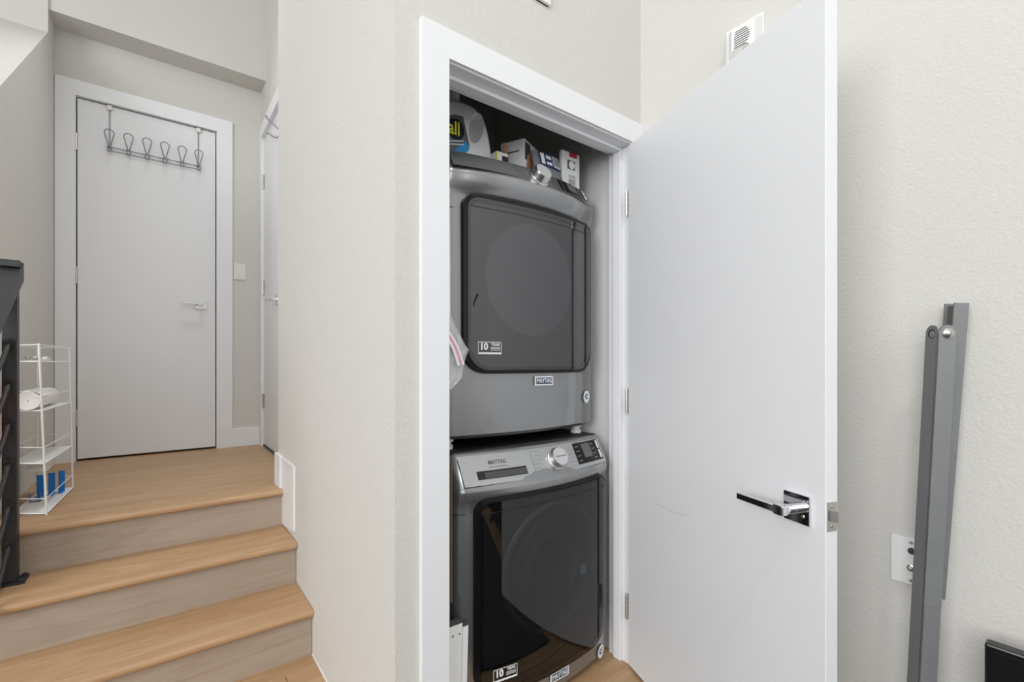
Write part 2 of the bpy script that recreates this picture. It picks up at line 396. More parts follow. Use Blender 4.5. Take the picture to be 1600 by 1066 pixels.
# visible face normal is (-sin70, cos70); pick the sign of local y
vis = -1 if ly.x*(-math.sin(R(70)))+ly.y*math.cos(R(70)) < 0 else 1
def ly_(t): return -vis*t          # t>0 goes into the door from the visible face
def dbox(name, m_, x0, x1, t0, t1, z0, z1, bev=0, par=None):
    a, b = sorted((ly_(t0), ly_(t1)))
    return MB().box(x0, x1, a, b, z0, z1, bev).build(name, m_, par or d3, local=True)
dbox('panel', 'door_white', 0, .79, 0, .035, .004, 1.967, .0015)
ro = lever(d3, .7245, ly_(0), .812, 1, (0, vis, 0), (-1, 0, 0), local=True)
MB().lathe([(.004, .0075), (.004, .0095)], (.742, ly_(0), .797), (0, vis, 0), 10).build('screw', 'nickel', ro, local=True, smooth=True)
ro2 = lever(d3, .7245, ly_(.035), .812, 1, (0, -vis, 0), (-1, 0, 0), local=True)
lp = dbox('latch_plate', 'nickel', .79, .792, .004, .031, .779, .842, .0006)
a, b = sorted((ly_(.008), ly_(.024)))
MB().prism([(ly_(.010), .79), (ly_(.024), .79), (ly_(.024), .804), (ly_(.019), .804)], 'z', .800, .822).build('dummy', 'nickel', lp, local=True).name = 'latch_bolt'
bo = bpy.data.objects['latch_bolt']
# prism above uses (x,y) order: swap axes so that the bolt sticks out of the free edge
for v in bo.data.vertices: v.co = Vector((v.co.y, v.co.x, v.co.z))
bo.data.flip_normals()
for z in (.790, .832):
    MB().lathe([(.0038, 0), (.0038, .0008), (.002, .0012)], (.792, ly_(.0175), z), (1, 0, 0), 12).build('screw', 'nickel', lp, local=True, smooth=True)
for z in (1.75, 1.0, .22):
    hinge(d3, (-.006, ly_(-.004), z), None, local=True)
sc = MB()
sc.grid([[(x, ly_(-.0003), .658+.06*(x-.17)+.003*math.sin(x*40)+dz) for x in [.17+k*.0174 for k in range(11)]] for dz in (0, .0016)])
so = sc.build('scuff_mark', 'scuff', d3, local=True)

# ---------------------------------------------------------------- over-door hook rack on far door
hr = empty('over_door_hook_rack', (0, YF, 2.53), 'wire hook rack with six looped hooks hanging over the hall door', 'hook rack')
yy = YF-.010
for x in (-.250, .222):
    s = MB(); s.box(x-.004, x+.004, yy+.012, yy+.0145, 2.53, 2.80); s.box(x-.004, x+.004, yy+.012, YF+.048, 2.8035, 2.806); s.box(x-.004, x+.004, YF+.046, YF+.048, 2.78, 2.8035)
    so = s.build('hanger_strap', 'steel_wire', hr)
    box('pad', 'ivory_plastic', so, x-.013, x+.013, yy-.002, yy+.012, 2.773, 2.803, .004)
for dz in (0, .022):
    MB().tube([(-.258, yy+.004, 2.537-dz), (.236, yy+.004, 2.537-dz)], .0027).build('cross_bar', 'steel_wire', hr, smooth=True)
for k in range(6):
    x = -.250+k*.4725/5
    loop = [(x-.003, yy-.004, 2.535)]
    for t in range(13):
        a = math.pi-math.pi*t/12
        loop.append((x+.024*math.cos(a), yy-.030-.008*math.sin(a), 2.612+.022*math.sin(a)))
    loop.append((x+.003, yy-.004, 2.535))
    h = MB().tube(loop, .0031, 7)
    low = [(x-.009, yy, 2.538), (x-.009, yy-.010, 2.515), (x-.006, yy-.026, 2.500), (x, yy-.030, 2.497), (x+.006, yy-.026, 2.500), (x+.009, yy-.010, 2.515), (x+.009, yy, 2.538)]
    h.tube(low, .0032, 7)
    h.build('hook', 'steel_wire', hr, smooth=True)
# light switch
sw = empty('light_switch', (.474, YF, 1.82), 'ivory rocker light switch beside the hall door', 'light switch')
box('cover_plate', 'ivory_plastic', sw, .434, .514, YF-.006, YF-.0003, 1.765, 1.885, .002)
b_ = box('rocker_frame', 'white_plastic', sw, .456, .492, YF-.0075, YF-.006, 1.79, 1.86, .0005)
box('rocker', 'ivory_plastic', b_, .460, .488, YF-.010, YF-.0075, 1.795, 1.855, .001)
# wire over-door hook on hall side door
wh = empty('wire_door_hook', (XH-.016, 3.6, 2.7), 'bent wire hook clipped over the side hall door casing', 'wire hook')
MB().tube([(XH-.018, 3.60, 2.875), (XH-.022, 3.60, 2.872), (XH-.030, 3.565, 2.846), (XH-.030, 3.34, 2.712), (XH-.030, 3.10, 2.568)], .004, 7).build('upper_wire', 'steel_wire', wh, smooth=True)
MB().tube([(XH-.018, 3.56, 2.735), (XH-.024, 3.54, 2.733), (XH-.030, 3.50, 2.712), (XH-.030, 3.317, 2.617), (XH-.030, 3.20, 2.562), (XH-.030, 3.10, 2.535)], .004, 7).build('lower_wire', 'steel_wire', wh, smooth=True)

# ---------------------------------------------------------------- stair railing
rl = empty('stair_railing', (-.42, 2.40, T2), 'black metal stair railing with square post and sloped round bars', 'railing')
px0, px1, py0, py1 = -.440, -.402, 2.386, 2.424
box('post', 'black_metal', rl, px0, px1, py0, py1, T2+.008, 1.46, .002)
fl_ = box('base_plate', 'black_metal', rl, px0-.02, px1+.022, py0-.02, py1+.022, T2, T2+.008, .001)
for (x, y) in ((px0-.01, py0-.01), (px1+.012, py0-.01), (px0-.01, py1+.012), (px1+.012, py1+.012)):
    MB().lathe([(.009, .0), (.009, .005), (.006, .008)], (x, y, T2+.008), (0, 0, 1), 6).build('bolt', 'black_metal', fl_)
sl = .66
def railbox(name, x0, x1, y0, z0, y1, z1, h):
    return MB().prism([(y0, z0), (y1, z1), (y1, z1+h), (y0, z0+h)], 'x', x0, x1).build(name, 'black_metal', rl)
railbox('handrail', -.447, -.395, 1.77, 1.455-sl*(2.45-1.77), 2.45, 1.455, .065)
box('handrail_return', 'black_metal', rl, -.86, -.398, 2.40, 2.452, 1.496, 1.521, .002)
for z in (1.225, 1.083, .943, .800, .652, .510):
    ya = 1.818
    zb = z-sl*(2.386-ya)
    MB().tube([(-.421, 2.388, z), (-.421, 2.386-(z-zb)/sl, zb)], .0065, 10).build('bar', 'black_metal', rl, smooth=True)
    MB().tube([(-.421, 2.387, z), (-.421, 2.372, z-.004)], [.013, .012], 12).build('bar_socket', 'black_metal', rl, smooth=True)
box('lower_post', 'black_metal', rl, px0, px1, 1.782, 1.820, .008, 1.015, .002)
box('base_plate', 'black_metal', rl, px0-.02, px1+.02, 1.762, 1.84, 0, .008, .001)
# tall white box with red band standing behind the post
wb = empty('tall_carton', (-.54, 2.33, T2), 'tall white carton with a red band standing behind the black railing', 'box')
box('carton', 'carton_white', wb, -.64, -.447, 2.25, 2.37, T2, 1.24, .003)
box('red_band', 'red_print', wb, -.6405, -.4465, 2.2495, 2.3705, .87, 1.09)

# ---------------------------------------------------------------- white wire shelf rack
sr = empty('wire_shelf_rack', (-.42, 2.85, LZ), 'white four-tier wire rack standing on the landing by the hall wall', 'shelf rack')
def leg(b, t): MB().tube([b, t], .0038, 8).build('upright', 'white_wire', sr, smooth=True)
leg((-.359, 2.62, LZ), (-.381, 2.62, 1.23)); leg((-.334, 3.10, LZ), (-.348, 3.10, 1.228)); leg((-.466, 2.70, LZ), (-.466, 2.70, 1.23)); leg((-.452, 3.07, LZ), (-.452, 3.07, 1.23))
def plan(z):
    k = (z-LZ)/.69
    return [(-.359-.022*k, 2.62), (-.334-.014*k, 3.10), (-.452, 3.07), (-.466, 2.70)]
def loop(name, z, r):
    p = plan(z)
    return MB().tube([(x, y, z) for x, y in p], r, 6, closed=True).build(name, 'white_wire', sr, smooth=True)
for z in (1.225, 1.018, .812, .605): loop('guard_rail', z, .0018 if z < 1.2 else .0024)
for k, z in enumerate((1.158, .960, .748, .545)):
    sh = loop('shelf_rim', z, .0032)
    p = plan(z)
    if k < 1:
        wv = MB()
        for t in range(1, 12):
            a = Vector((*p[0], z)).lerp(Vector((*p[1], z)), t/12); b_ = Vector((*p[3], z)).lerp(Vector((*p[2], z)), t/12)
            wv.tube([a, b_], .0014, 5)
        wv.build('shelf_wires', 'white_wire', sh)
    else:
        MB().prism([(x, y) for x, y in p], 'z', z-.0012, z+.0012).build('shelf_tray', 'white_wire', sh)
# contents
pt = empty('paper_towel_roll', (-.41, 2.84, .962), 'white paper towel roll lying on the wire rack', 'paper roll')
c0, c1 = Vector((-.416, 2.64, 1.0)), Vector((-.408, 3.03, 1.0))
ax = (c1-c0)
MB().lathe([(.002, .004), (.030, .004), (.036, 0), (.038, .003), (.038, ax.length-.003), (.036, ax.length), (.002, ax.length)], c0, ax, 32, cap=False).build('roll', 'paper', pt, smooth=True)
MB().grid([[(.0385*math.cos(a)-.412, y, 1.0+.0385*math.sin(a)) for a in [R(20+k*12) for k in range(8)]]+[(-.412+.0385*math.cos(R(110))-.020, y, 1.038)] for y in (2.645, 3.025)]).build('loose_sheet', 'paper', pt, smooth=True)
dr = MB().box(-.464, -.388, 2.858, 3.02, .677, .7455, .002).build('drawer', 'white_plastic', sr)
hd = MB().tube([(-.452, 2.846, .70), (-.392, 2.846, .70)], .0035, 8); hd.tube([(-.446, 2.858, .70), (-.446, 2.844, .70)], .006, 8); hd.tube([(-.398, 2.858, .70), (-.398, 2.844, .70)], .006, 8)
hd.build('handle', 'chrome', dr, smooth=True)
for k, (xa, xb, yy_, lab) in enumerate(((-.437, -.415, 2.955, 'bent blue tape strip nearest the railing on the rack bottom tier'), (-.404, -.381, 2.985, 'middle one of three blue tape strips on the rack bottom tier'), (-.374, -.352, 3.015, 'blue tape strip beside the rack upright farthest from the railing'))):
    t = MB().box(xa, xb, yy_, yy_+.006, .5475, .645, .001)
    t.box(xa-.008*(k == 0), xb-.004, yy_-.035, yy_, .5475, .551, .001)
    tag(t.build('blue_strip', 'blue_tape'), lab, 'tape strip', 'blue strips on the rack')
bx = MB(); bx.box(-.446, -.412, 2.86, 2.90, .5475, .549); bx.box(-.448, -.446, 2.86, 2.90, .5475, .585); bx.box(-.412, -.410, 2.86, 2.90, .5475, .585); bx.box(-.446, -.412, 2.858, 2.86, .5475, .585)
tag(bx.build('clear_tray', 'clear_plastic'), 'small clear plastic tray in front of the blue strips', 'tray')
for k, (x, y, l, mm, lab) in enumerate(((-.415, 2.72, .09, 'clear_plastic', 'crumpled clear wrapper on the rack top tier'), (-.41, 2.86, .10, 'paper', 'folded paper slip on the rack top tier'))):
    g = MB(); rows = []
    for a in range(6):
        rows.append([(x+.05*(b_/5-.5), y+l*(a/5-.5), 1.1635+.012*random.random()+(.02*math.sin(a*1.3)*math.sin(b_*1.1))**2*30) for b_ in range(6)])
    g.grid(rows, close_back=lambda c: (c.x, c.y, 1.1632))
    tag(g.build('wrapper' if k == 0 else 'paper_slip', mm), lab, 'wrapper' if k == 0 else 'paper')

# ---------------------------------------------------------------- washer and dryer
CX, HW = 1.055, .343
def shell(rows, ybk, bow, r=.035, ncol=18):
    """rows [(z, yedge, inset)] -> closed body"""
    out = []
    for row in rows:
        z, ye, ins = row[:3]; bw = row[3] if len(row) > 3 else bow
        hw = HW-ins; line = [(CX-hw, ybk, z), (CX-hw, ye+r*1.6, z)]
        for k in range(1, 6):
            a = math.pi/2*k/6
            line.append((CX-hw+r*(1-math.cos(a)), ye+r*(1-math.sin(a)), z))
        for k in range(ncol+1):
            x = -1+2*k/ncol
            xx = x*(hw-r)
            line.append((CX+xx, ye-bw*(1-x*x), z))
        for k in range(5, 0, -1):
            a = math.pi/2*k/6
            line.append((CX+hw-r*(1-math.cos(a)), ye+r*(1-math.sin(a)), z))
        line += [(CX+hw, ye+r*1.6, z), (CX+hw, ybk, z)]
        out.append(line)
    m = MB(); V = [[m.bm.verts.new(p) for p in r_] for r_ in out]
    n = len(V[0])
    for a, b in zip(V, V[1:]):
        for k in range(n): m.bm.faces.new((a[k], a[(k+1) % n], b[(k+1) % n], b[k]))
    m.bm.faces.new(V[0][::-1]); m.bm.faces.new(V[-1])
    return m
def rr_rows(x0, x1, z0, z1, rb, rt, yf, nz=34, nx=24):
    """grid over a rounded rectangle; rb, rt bottom / top corner radii; yf(x,z)"""
    rows = []
    zs = []
    for k in range(nz+1):
        t = k/nz; zs.append(z0+(z1-z0)*(.5-.5*math.cos(math.pi*t)))
    for z in zs:
        ins = 0
        if z < z0+rb: d = rb-(z-z0); ins = rb-math.sqrt(max(rb*rb-d*d, 0))
        elif z > z1-rt: d = rt-(z1-z); ins = rt-math.sqrt(max(rt*rt-d*d, 0))
        a, b = x0+ins, x1-ins
        rows.append([(a+(b-a)*k/nx, yf(a+(b-a)*k/nx, z), z) for k in range(nx+1)])
    return rows
def bowf(y0, bow):
    return lambda x, z: y0-bow*(1-((x-CX)/HW)**2)
def ring_between(x0, x1, z0, z1, rb, rt, w, yf, back):
    """bezel ring between outer and inner rounded rects"""
    def outl(x0, x1, z0, z1, rb, rt, n=10):
        p = []
        for cx, cz, r, a0 in ((x1-rb, z0+rb, rb, -90), (x1-rt, z1-rt, rt, 0), (x0+rt, z1-rt, rt, 90), (x0+rb, z0+rb, rb, 180)):
            for k in range(n+1):
                a = R(a0+90*k/n); p.append((cx+r*math.cos(a), cz+r*math.sin(a)))
        q = []
        for i in range(len(p)):
            a, b = p[i], p[(i+1) % len(p)]
            L = math.hypot(b[0]-a[0], b[1]-a[1]); m_ = max(1, int(L/.04))
            for k in range(m_): q.append((a[0]+(b[0]-a[0])*k/m_, a[1]+(b[1]-a[1])*k/m_))
        return q
    O = outl(x0, x1, z0, z1, rb, rt); m = MB()
    cx, cz = (x0+x1)/2, (z0+z1)/2
    I = []
    for (x, z) in O:
        I.append((cx+(x-cx)*(1-2*w/(x1-x0)), cz+(z-cz)*(1-2*w/(z1-z0))))
    o1 = [m.bm.verts.new((x, back, z)) for x, z in O]; o2 = [m.bm.verts.new((x, yf(x, z)+.002, z)) for x, z in O]
    i2 = [m.bm.verts.new((x, yf(x, z)-.001, z)) for x, z in I]; i1 = [m.bm.verts.new((x, yf(x, z)+.006, z)) for x, z in I]
    n = len(O)
    for A, B in ((o1, o2), (o2, i2), (i2, i1)):
        for k in range(n): m.bm.faces.new((A[k], A[(k+1) % n], B[(k+1) % n], B[k]))
    return m
def sticker10(parent, x, z, y, dx):
    """10 YEAR warranty sticker, flat on the door glass"""
    base = Vector((x, y, z)); xd = Vector(dx); up = Vector((0, 0, 1)); off = parent_off(parent)
    w, h = .084, .040
    def F(a, b, o=0): return frame(base+xd*a+up*b+xd.cross(up)*o-off, xd, up)
    def bar(a0, a1, b0, b1, mm, nm):
        me = MB().box(a0, a1, b0, b1, 0, .0004, mx=F(0, 0)); return me.build(nm, mm, parent, local=True)
    s = bar(-w/2, w/2, -h/2, -h/2+.006, 'print_white', 'warranty_sticker')
    for a0, a1, b0, b1 in ((-w/2, w/2, h/2-.0018, h/2), (-w/2, -w/2+.0016, -h/2, h/2), (w/2-.0016, w/2, -h/2, h/2)): bar_ = MB().box(a0, a1, b0, b1, 0, .0004, mx=F(0, 0)).build('border', 'print_white', s, local=True)
    text('number', '10', .030, 'print_white', s, F(-.021, .004), .95, bold=.0012)
    text('word', 'YEAR', .0125, 'print_white', s, F(.020, .011), 1.05, bold=.0003)
    for k in range(3): MB().box(.003, .037, .001-k*.004, .0025-k*.004, 0, .0004, mx=F(0, 0)).build('small_print', 'print_white', s, local=True)
    return s
def parent_off(p):
    o = Vector((0, 0, 0))
    while p is not None: o += p.location; p = p.parent
    return o
def badge(parent, x, z, y):
    off = parent_off(parent); F = frame(Vector((x, y, z))-off, (1, 0, 0), (0, 0, 1))
    b = MB().box(-.043, .043, -.0165, .0165, 0, .003, .001, mx=F).build('brand_badge', 'print_white', parent, local=True)
    MB().box(-.038, .038, -.0115, .0115, .003, .0034, mx=F).build('badge_field', 'badge_blue', b, local=True)
    text('brand_name', 'MAYTAG', .022, 'print_white', b, F @ Matrix.Translation((0, 0, .0042)), .80, bold=.0002, ext=.0006)
    return b
def round_sticker(parent, x, z, y, xd):
    off = parent_off(parent); F = frame(Vector((x, y, z))-off, xd, (0, 0, 1))
    m = MB().lathe([(.024, 0), (.024, .0006)], (0, 0, 0), (0, 0, 1), 28); bmesh.ops.transform(m.bm, matrix=F, verts=m.bm.verts)
    s = m.build('round_sticker', 'print_white', parent, local=True)
    for k, (a0, a1, b0, b1) in enumerate(((-.012, .012, .009, .012), (-.013, -.004, -.004, .006), (-.004, .010, .002, .006), (-.010, .012, -.009, -.005))):
        MB().box(a0, a1, b0, b1, .0006, .0009, mx=F).build('sticker_mark', 'navy', s, local=True)
    return s
def console_point(Yb, zb, Yt, zt, bow_):
    """point on the sloped console: s 0..1 up the slope"""
    def P(x, s, o=0):
        u = ((x-CX)/HW); y = Yb+(Yt-Yb)*s-bow_*(1-u*u); z = zb+(zt-zb)*s
        n = Vector((0, -(zt-zb), (Yt-Yb))).normalized()
        return Vector((x, y, z))+n*o
    return P

def machine(name, label, z0, ztop, yE, bow, door, prof, con, dark, is_washer):
    root = empty(name, (CX, yE+.3, z0), label, 'washing machine' if is_washer else 'dryer')
    body = shell(prof, yE+.72, bow).build('body', 'appliance', root, smooth=True, angle=40)
    x0, x1, dz0, dz1, rb, rt, proud = door
    yf = bowf(yE-proud, bow*1.15)
    ring_between(x0-.006, x1+.006, dz0-.006, dz1+.006, rb+.006, rt+.006, .022, yf, yE+.02).build('door_bezel', 'black_gloss', root, smooth=True)
    g = MB().grid(rr_rows(x0+.006, x1-.006, dz0+.006, dz1-.006, rb, rt, lambda x, z: yf(x, z)-.0035))
    gl = g.build('door_glass', 'smoked_glass_dark' if dark else 'smoked_glass', root, smooth=True, face=(0, -1, 0))
    lin = MB().grid(rr_rows(x0+.004, x1-.004, dz0+.004, dz1-.004, rb, rt, lambda x, z: yf(x, z)+.012))
    lin.build('door_liner', 'liner_dark' if dark else 'liner', root, smooth=True)
    return root, yf
def bend(o, f, c):
    off = parent_off(o)
    for v in o.data.vertices:
        x = v.co.x+off.x; v.co.y += f(x, 0)-f(c.x, 0)
# --- dryer
DZ = .905; DT = 1.84; DE = 1.288
Pd = [(DZ, DE+.014, .012), (DZ+.012, DE+.002, .002), (1.02, DE, 0), (1.10, DE-.001, 0), (1.645, DE, 0), (1.688, DE+.004, 0, .026), (1.700, DE+.003, 0, .040), (1.712, DE-.001, 0, .052), (1.730, DE-.008, 0, .060), (1.750, DE-.013, 0, .062), (1.764, DE-.014, 0, .062), (1.774, DE-.009, .001, .060), (1.835, DE+.026, .010, .056), (1.84, DE+.032, .016, .054)]
dryer, dyf = machine('clothes_dryer', 'grey front-load dryer stacked on top of the washer in the closet', DZ-.035, DT, DE, .035,
    (.777, 1.352, 1.122, 1.690, .075, .035, .012), Pd, None, False, False)
z_dr0 = DZ
for x in (CX-.30, CX+.30):
    for y in (DE+.06, DE+.62):
        MB().lathe([(.022, -.037), (.022, -.024), (.016, -.022), (.016, -.014), (.024, -.012), (.024, .001)], (x, y, DZ), (0, 0, 1), 16).build('foot', 'white_plastic', dryer, smooth=True)
# porthole: recessed bowl seen through the glass
pc = Vector((1.045, dyf(1.045, 1.44), 1.44))
po_ = MB().lathe([(.196, .0112), (.193, .0090), (.188, .0095), (.13, .0105), (.06, .0112), (.002, .0115)], pc, (0, 1, 0), 56, cap=False).build('porthole_bowl', 'drum', dryer, smooth=True); bend(po_, dyf, pc)
# seam line across the glass and body
MB().grid([[(x, dyf(x, 1.654)-.0042, 1.654+dz) for x in [.79+k*.0455 for k in range(13)]] for dz in (-.0012, .0012)]).build('glass_seam', 'black_matte', dryer)
for sgn in (-1, 1):
    MB().grid([[(CX+sgn*(HW-.035+.035*math.sin(a)+.0005), DE+.035*(1-math.cos(a))-.0008, 1.648+dz) for a in [math.pi/2*k/6 for k in range(7)]] for dz in (-.001, .001)]).build('body_seam', 'black_matte', dryer)
# short dark tapered mark near the left glass edge
MB().tube([(.800, dyf(.80, 1.36)-.0045, 1.332), (.806, dyf(.806, 1.37)-.0045, 1.352), (.815, dyf(.815, 1.38)-.0045, 1.372)], [.0012, .002, .003], 6).build('glass_mark', 'black_gloss', dryer, smooth=True)
sticker10(dryer, .858, 1.200, dyf(.858, 1.2)-.0045, (1, -.17, 0))
badge(dryer, 1.094, 1.088, DE-.040)
round_sticker(dryer, 1.345, 1.018, DE-.0092, (1, .28, 0))
P = console_point(DE-.009, 1.774, DE+.026, 1.835, .058)
cm = MB(); rows = []
for s in (0.04, .35, .65, .96): rows.append([P(x, s, .0012) for x in [CX-.318+k*.636/16 for k in range(17)]])
cm.grid(rows); dcon = cm.build('console_face', 'appliance', dryer, smooth=True)
n_ = Vector((0, -.063, .040)).normalized()
def disp(root, P, parent, x0, x1, s0, s1):
    m = MB(); m.grid([[P(x, s, .0022) for x in [x0+(x1-x0)*k/6 for k in range(7)]] for s in (s0, s1)]); d = m.build('display', 'black_gloss', parent)
    m = MB(); m.grid([[P(x, s, .0028) for x in (x0+.3*(x1-x0), x0+.62*(x1-x0))] for s in (s0+.25*(s1-s0), s1-.1*(s1-s0))]); m.build('screen', 'print_grey', d)
    for k, (sa, sb) in enumerate(((.08, .48), (.54, .94))):
        m = MB(); m.grid([[P(x, s0+(s1-s0)*s, .003) for x in (x1-.015, x1-.004)] for s in (sa, sb)]); m.build('button', 'print_white', d)
    for k in range(4):
        for xx in (x0+.06*(x1-x0), x0+.66*(x1-x0)):
            sk = s0+(s1-s0)*(.14+.22*k); m = MB(); m.grid([[P(x, s, .0029) for x in (xx, xx+.017)] for s in (sk, sk+.022)]); m.build('display_mark', 'mark_grey', d)
    return d
disp(dryer, P, dryer, 1.165, 1.335, .12, .93)
def knob(root, P, x, s, r, h):
    c = P(x, s, 0); nn = (P(x, s, 1)-P(x, s, 0))
    k = MB().lathe([(r*1.12, .0012), (r*1.10, .004), (r, .006), (r*.97, h*.8), (r*.9, h)], c, nn, 40).build('control_knob', 'knob_metal', root, smooth=True)
    MB().lathe([(r*.86, h-.001), (r*.84, h+.0012)], c, nn, 36).build('knob_cap', 'knob_face', k, smooth=True)
    return k, c, nn, h
knob(dryer, P, 1.062, .45, .036, .032)
for k in range(6):
    for sx in (-1, 1):
        m = MB(); sk = .12+.14*k; xx = 1.062+sx*.085; m.grid([[P(x, s, .0016) for x in (xx-.02, xx+.02)] for s in (sk, sk+.02)]); m.build('cycle_mark', 'print_grey', dryer)

# --- washer
WE = 1.213
Pw = [(.02, WE+.012, .01), (.03, WE+.002, .002), (.06, WE, 0), (.685, WE, 0), (.712, WE+.002, 0, .032), (.722, WE-.001, 0, .040), (.736, WE-.008, 0, .044), (.752, WE-.013, 0, .046), (.762, WE-.012, .001, .046), (.770, WE-.007, .002, .044), (.860, WE+.045, .010, .036), (.866, WE+.052, .016, .036)]
washer, wyf = machine('washing_machine', 'grey front-load washer standing on the closet floor', 0, .866, WE, .035,
    (.776, 1.358, .105, .725, .085, .04, .012), Pw, None, True, True)
for x in (CX-.30, CX+.30):
    for y in (WE+.06, WE+.62):
        MB().lathe([(.024, 0), (.024, .008), (.014, .010), (.014, .022)], (x, y, 0), (0, 0, 1), 14).build('foot', 'rubber_dark', washer, smooth=True)
# black top plate between the machines
box('top_plate', 'black_matte', washer, CX-.335, CX+.335, WE+.060, WE+.70, .8655, .8685)
pc = Vector((1.085, wyf(1.085, .45), .46))
b_ = MB().lathe([(.225, .011), (.219, .0075), (.205, .008)], pc, (0, 1, 0), 56, cap=False).build('porthole_ring', 'drum_ring', washer, smooth=True); bend(b_, wyf, pc)
b_ = MB().lathe([(.205, .0078), (.200, .0095), (.17, .0100), (.166, .0085), (.160, .0100), (.115, .0106), (.112, .0090), (.107, .0106), (.05, .0112), (.002, .0114)], pc, (0, 1, 0), 56, cap=False).build('porthole_bowl', 'drum_dark', washer, smooth=True); bend(b_, wyf, pc)
box('blue_sticker', 'blue_label', washer, 1.205, 1.235, wyf(1.22, .4)+.0035, wyf(1.22, .4)+.005, .390, .425)
MB().grid([[(x, wyf(x, .69)-.0042, .688+dz) for x in [.79+k*.046 for k in range(13)]] for dz in (-.001, .001)]).build('glass_seam', 'black_matte', washer)
for sgn in (-1, 1):
    MB().grid([[(CX+sgn*(HW-.035+.035*math.sin(a)+.0005), WE+.035*(1-math.cos(a))-.0008, .688+dz) for a in [math.pi/2*k/6 for k in range(7)]] for dz in (-.001, .001)]).build('body_seam', 'black_matte', washer)
sticker10(washer, .865, .178, wyf(.865, .178)-.0045, (1, -.17, 0))
badge(washer, 1.10, .078, WE-.040)
round_sticker(washer, 1.345, .028+.02, WE-.0092, (1, .28, 0))
P = console_point(WE-.007, .770, WE+.045, .860, .040)
cm = MB(); cm.grid(rows := [[P(x, s, .0015) for x in [CX-.318+k*.636/16 for k in range(17)]] for s in (.03, .35, .65, .97)])
wcon = cm.build('console_face', 'console', washer, smooth=True)
k, c, nn, h = knob(washer, P, 1.105, .52, .036, .026)
upv = (P(1.105, .8)-P(1.105, .4)).normalized()
text('knob_text', 'EXTRA POWER', .0075, 'print_grey', k, frame(c+nn*(h+.0015)-parent_off(k), (1, 0, 0), upv), .9)
disp(washer, P, washer, 1.205, 1.36, .16, .93)
# dispenser drawer with recessed slot
m = MB(); m.grid([[P(x, s, .0022) for x in [.785+k*.03 for k in range(7)]] for s in (.20, .46)]); ds = m.build('dispenser_slot', 'black_matte', washer)
m = MB(); m.grid([[P(x, s, .0026) for x in [.81+k*.0255 for k in range(7)]] for s in (.22, .41)]); m.build('slot_face', 'appliance_dark', ds)
m = MB(); m.grid([[P(x, s, .0020) for x in (.998, .9995)] for s in (.03, .97)]); m.build('drawer_seam', 'console_seam', washer)
m = MB()
tx = frame(P(.865, .70, .0022)-parent_off(washer), (P(.90, .70)-P(.84, .70)), upv)
t_ = text('brand_name', 'MAYTAG', .019, 'print_grey', washer, tx, .85, bold=.0002)
m = MB(); m.grid([[P(x, s, .002) for x in (.832, .898)] for s in (.545, .565)]); m.build('brand_underline', 'print_grey', washer)
for kk in range(6):
    for sx in (-1, 1):
        wid = .022+.006*((kk*7+sx) % 3); sk = .86-.14*kk; xx = 1.105+sx*(.066+.004*kk*(sx < 0))+(0 if sx > 0 else -wid)
        m = MB(); m.grid([[P(x, s, .0019) for x in (xx, xx+wid)] for s in (sk, sk+.02)]); m.build('cycle_mark', 'mark_grey', washer)

# ---------------------------------------------------------------- things on top of the dryer
TZ = DT
# detergent jug
jg = empty('detergent_jug', (.86, 1.435, TZ), 'white detergent jug with moulded handle and grey label on the dryer', 'detergent')
out = [(.745, .0), (.962, .0), (.968, .01), (.967, .06), (.960, .105), (.944, .168), (.925, .196), (.897, .218), (.865, .225), (.80, .222), (.775, .205), (.755, .17), (.742, .10), (.740, .01)]
hole = [(.893+.027*math.cos(a)+.010*math.sin(a), .142+.052*math.sin(a)) for a in [2*math.pi*k/24 for k in range(24)]]
YJ = 1.380
def jug_body():
    m = MB(); bm = m.bm; rings = []
    ctr = (.855, .11)
    # smooth outline by chaikin
    o = out
    for _ in range(2):
        o = [q for i in range(len(o)) for q in ((.75*o[i][0]+.25*o[(i+1) % len(o)][0], .75*o[i][1]+.25*o[(i+1) % len(o)][1]), (.25*o[i][0]+.75*o[(i+1) % len(o)][0], .25*o[i][1]+.75*o[(i+1) % len(o)][1]))]
    def ring(sc, y): return [bm.verts.new((ctr[0]+(x-ctr[0])*sc, y, TZ+max(0, ctr[1]+(z-ctr[1])*sc))) for x, z in o]
    def hring(sc, y): return [bm.verts.new((.893+(x-.893)*sc, y, TZ+.142+(z-.142)*sc)) for x, z in hole]
    R_ = [ring(.86, YJ), ring(.95, YJ+.006), ring(1, YJ+.022), ring(1, YJ+.09), ring(.92, YJ+.11)]
    for a, b in zip(R_, R_[1:]):
        for k in range(len(a)): bm.faces.new((a[k], a[(k+1) % len(a)], b[(k+1) % len(a)], b[k]))
    bm.faces.new(R_[-1])
    H = [hring(1.12, YJ), hring(1, YJ+.005), hring(.97, YJ+.030), hring(.85, YJ+.050), hring(.4, YJ+.060)]
    for a, b in zip(H, H[1:]):
        for k in range(len(a)): bm.faces.new((a[k], a[(k+1) % len(a)], b[(k+1) % len(a)], b[k]))
    bm.faces.new(H[-1])
    ed = [bm.edges.get((r[k], r[(k+1) % len(r)])) for r in (R_[0], H[0]) for k in range(len(r))]
    bmesh.ops.triangle_fill(bm, use_beauty=True, use_dissolve=False, edges=ed)
    return m
jug_body().build('jug_body', 'jug_white', jg, smooth=True, angle=50)
MB().lathe([(.024, .222), (.024, .262), (.021, .266)], (.83, YJ+.055, TZ), (0, 0, 1), 24).build('cap', 'jug_white', jg, smooth=True)
yl = YJ-.002
lb = MB().prism([(.768, TZ+.03), (.846, TZ+.040), (.860, TZ+.052), (.864, TZ+.072), (.838, TZ+.165), (.800, TZ+.160), (.768, TZ+.14)], 'y', yl, yl+.003).build('label', 'label_grey', jg)
off = parent_off(lb)
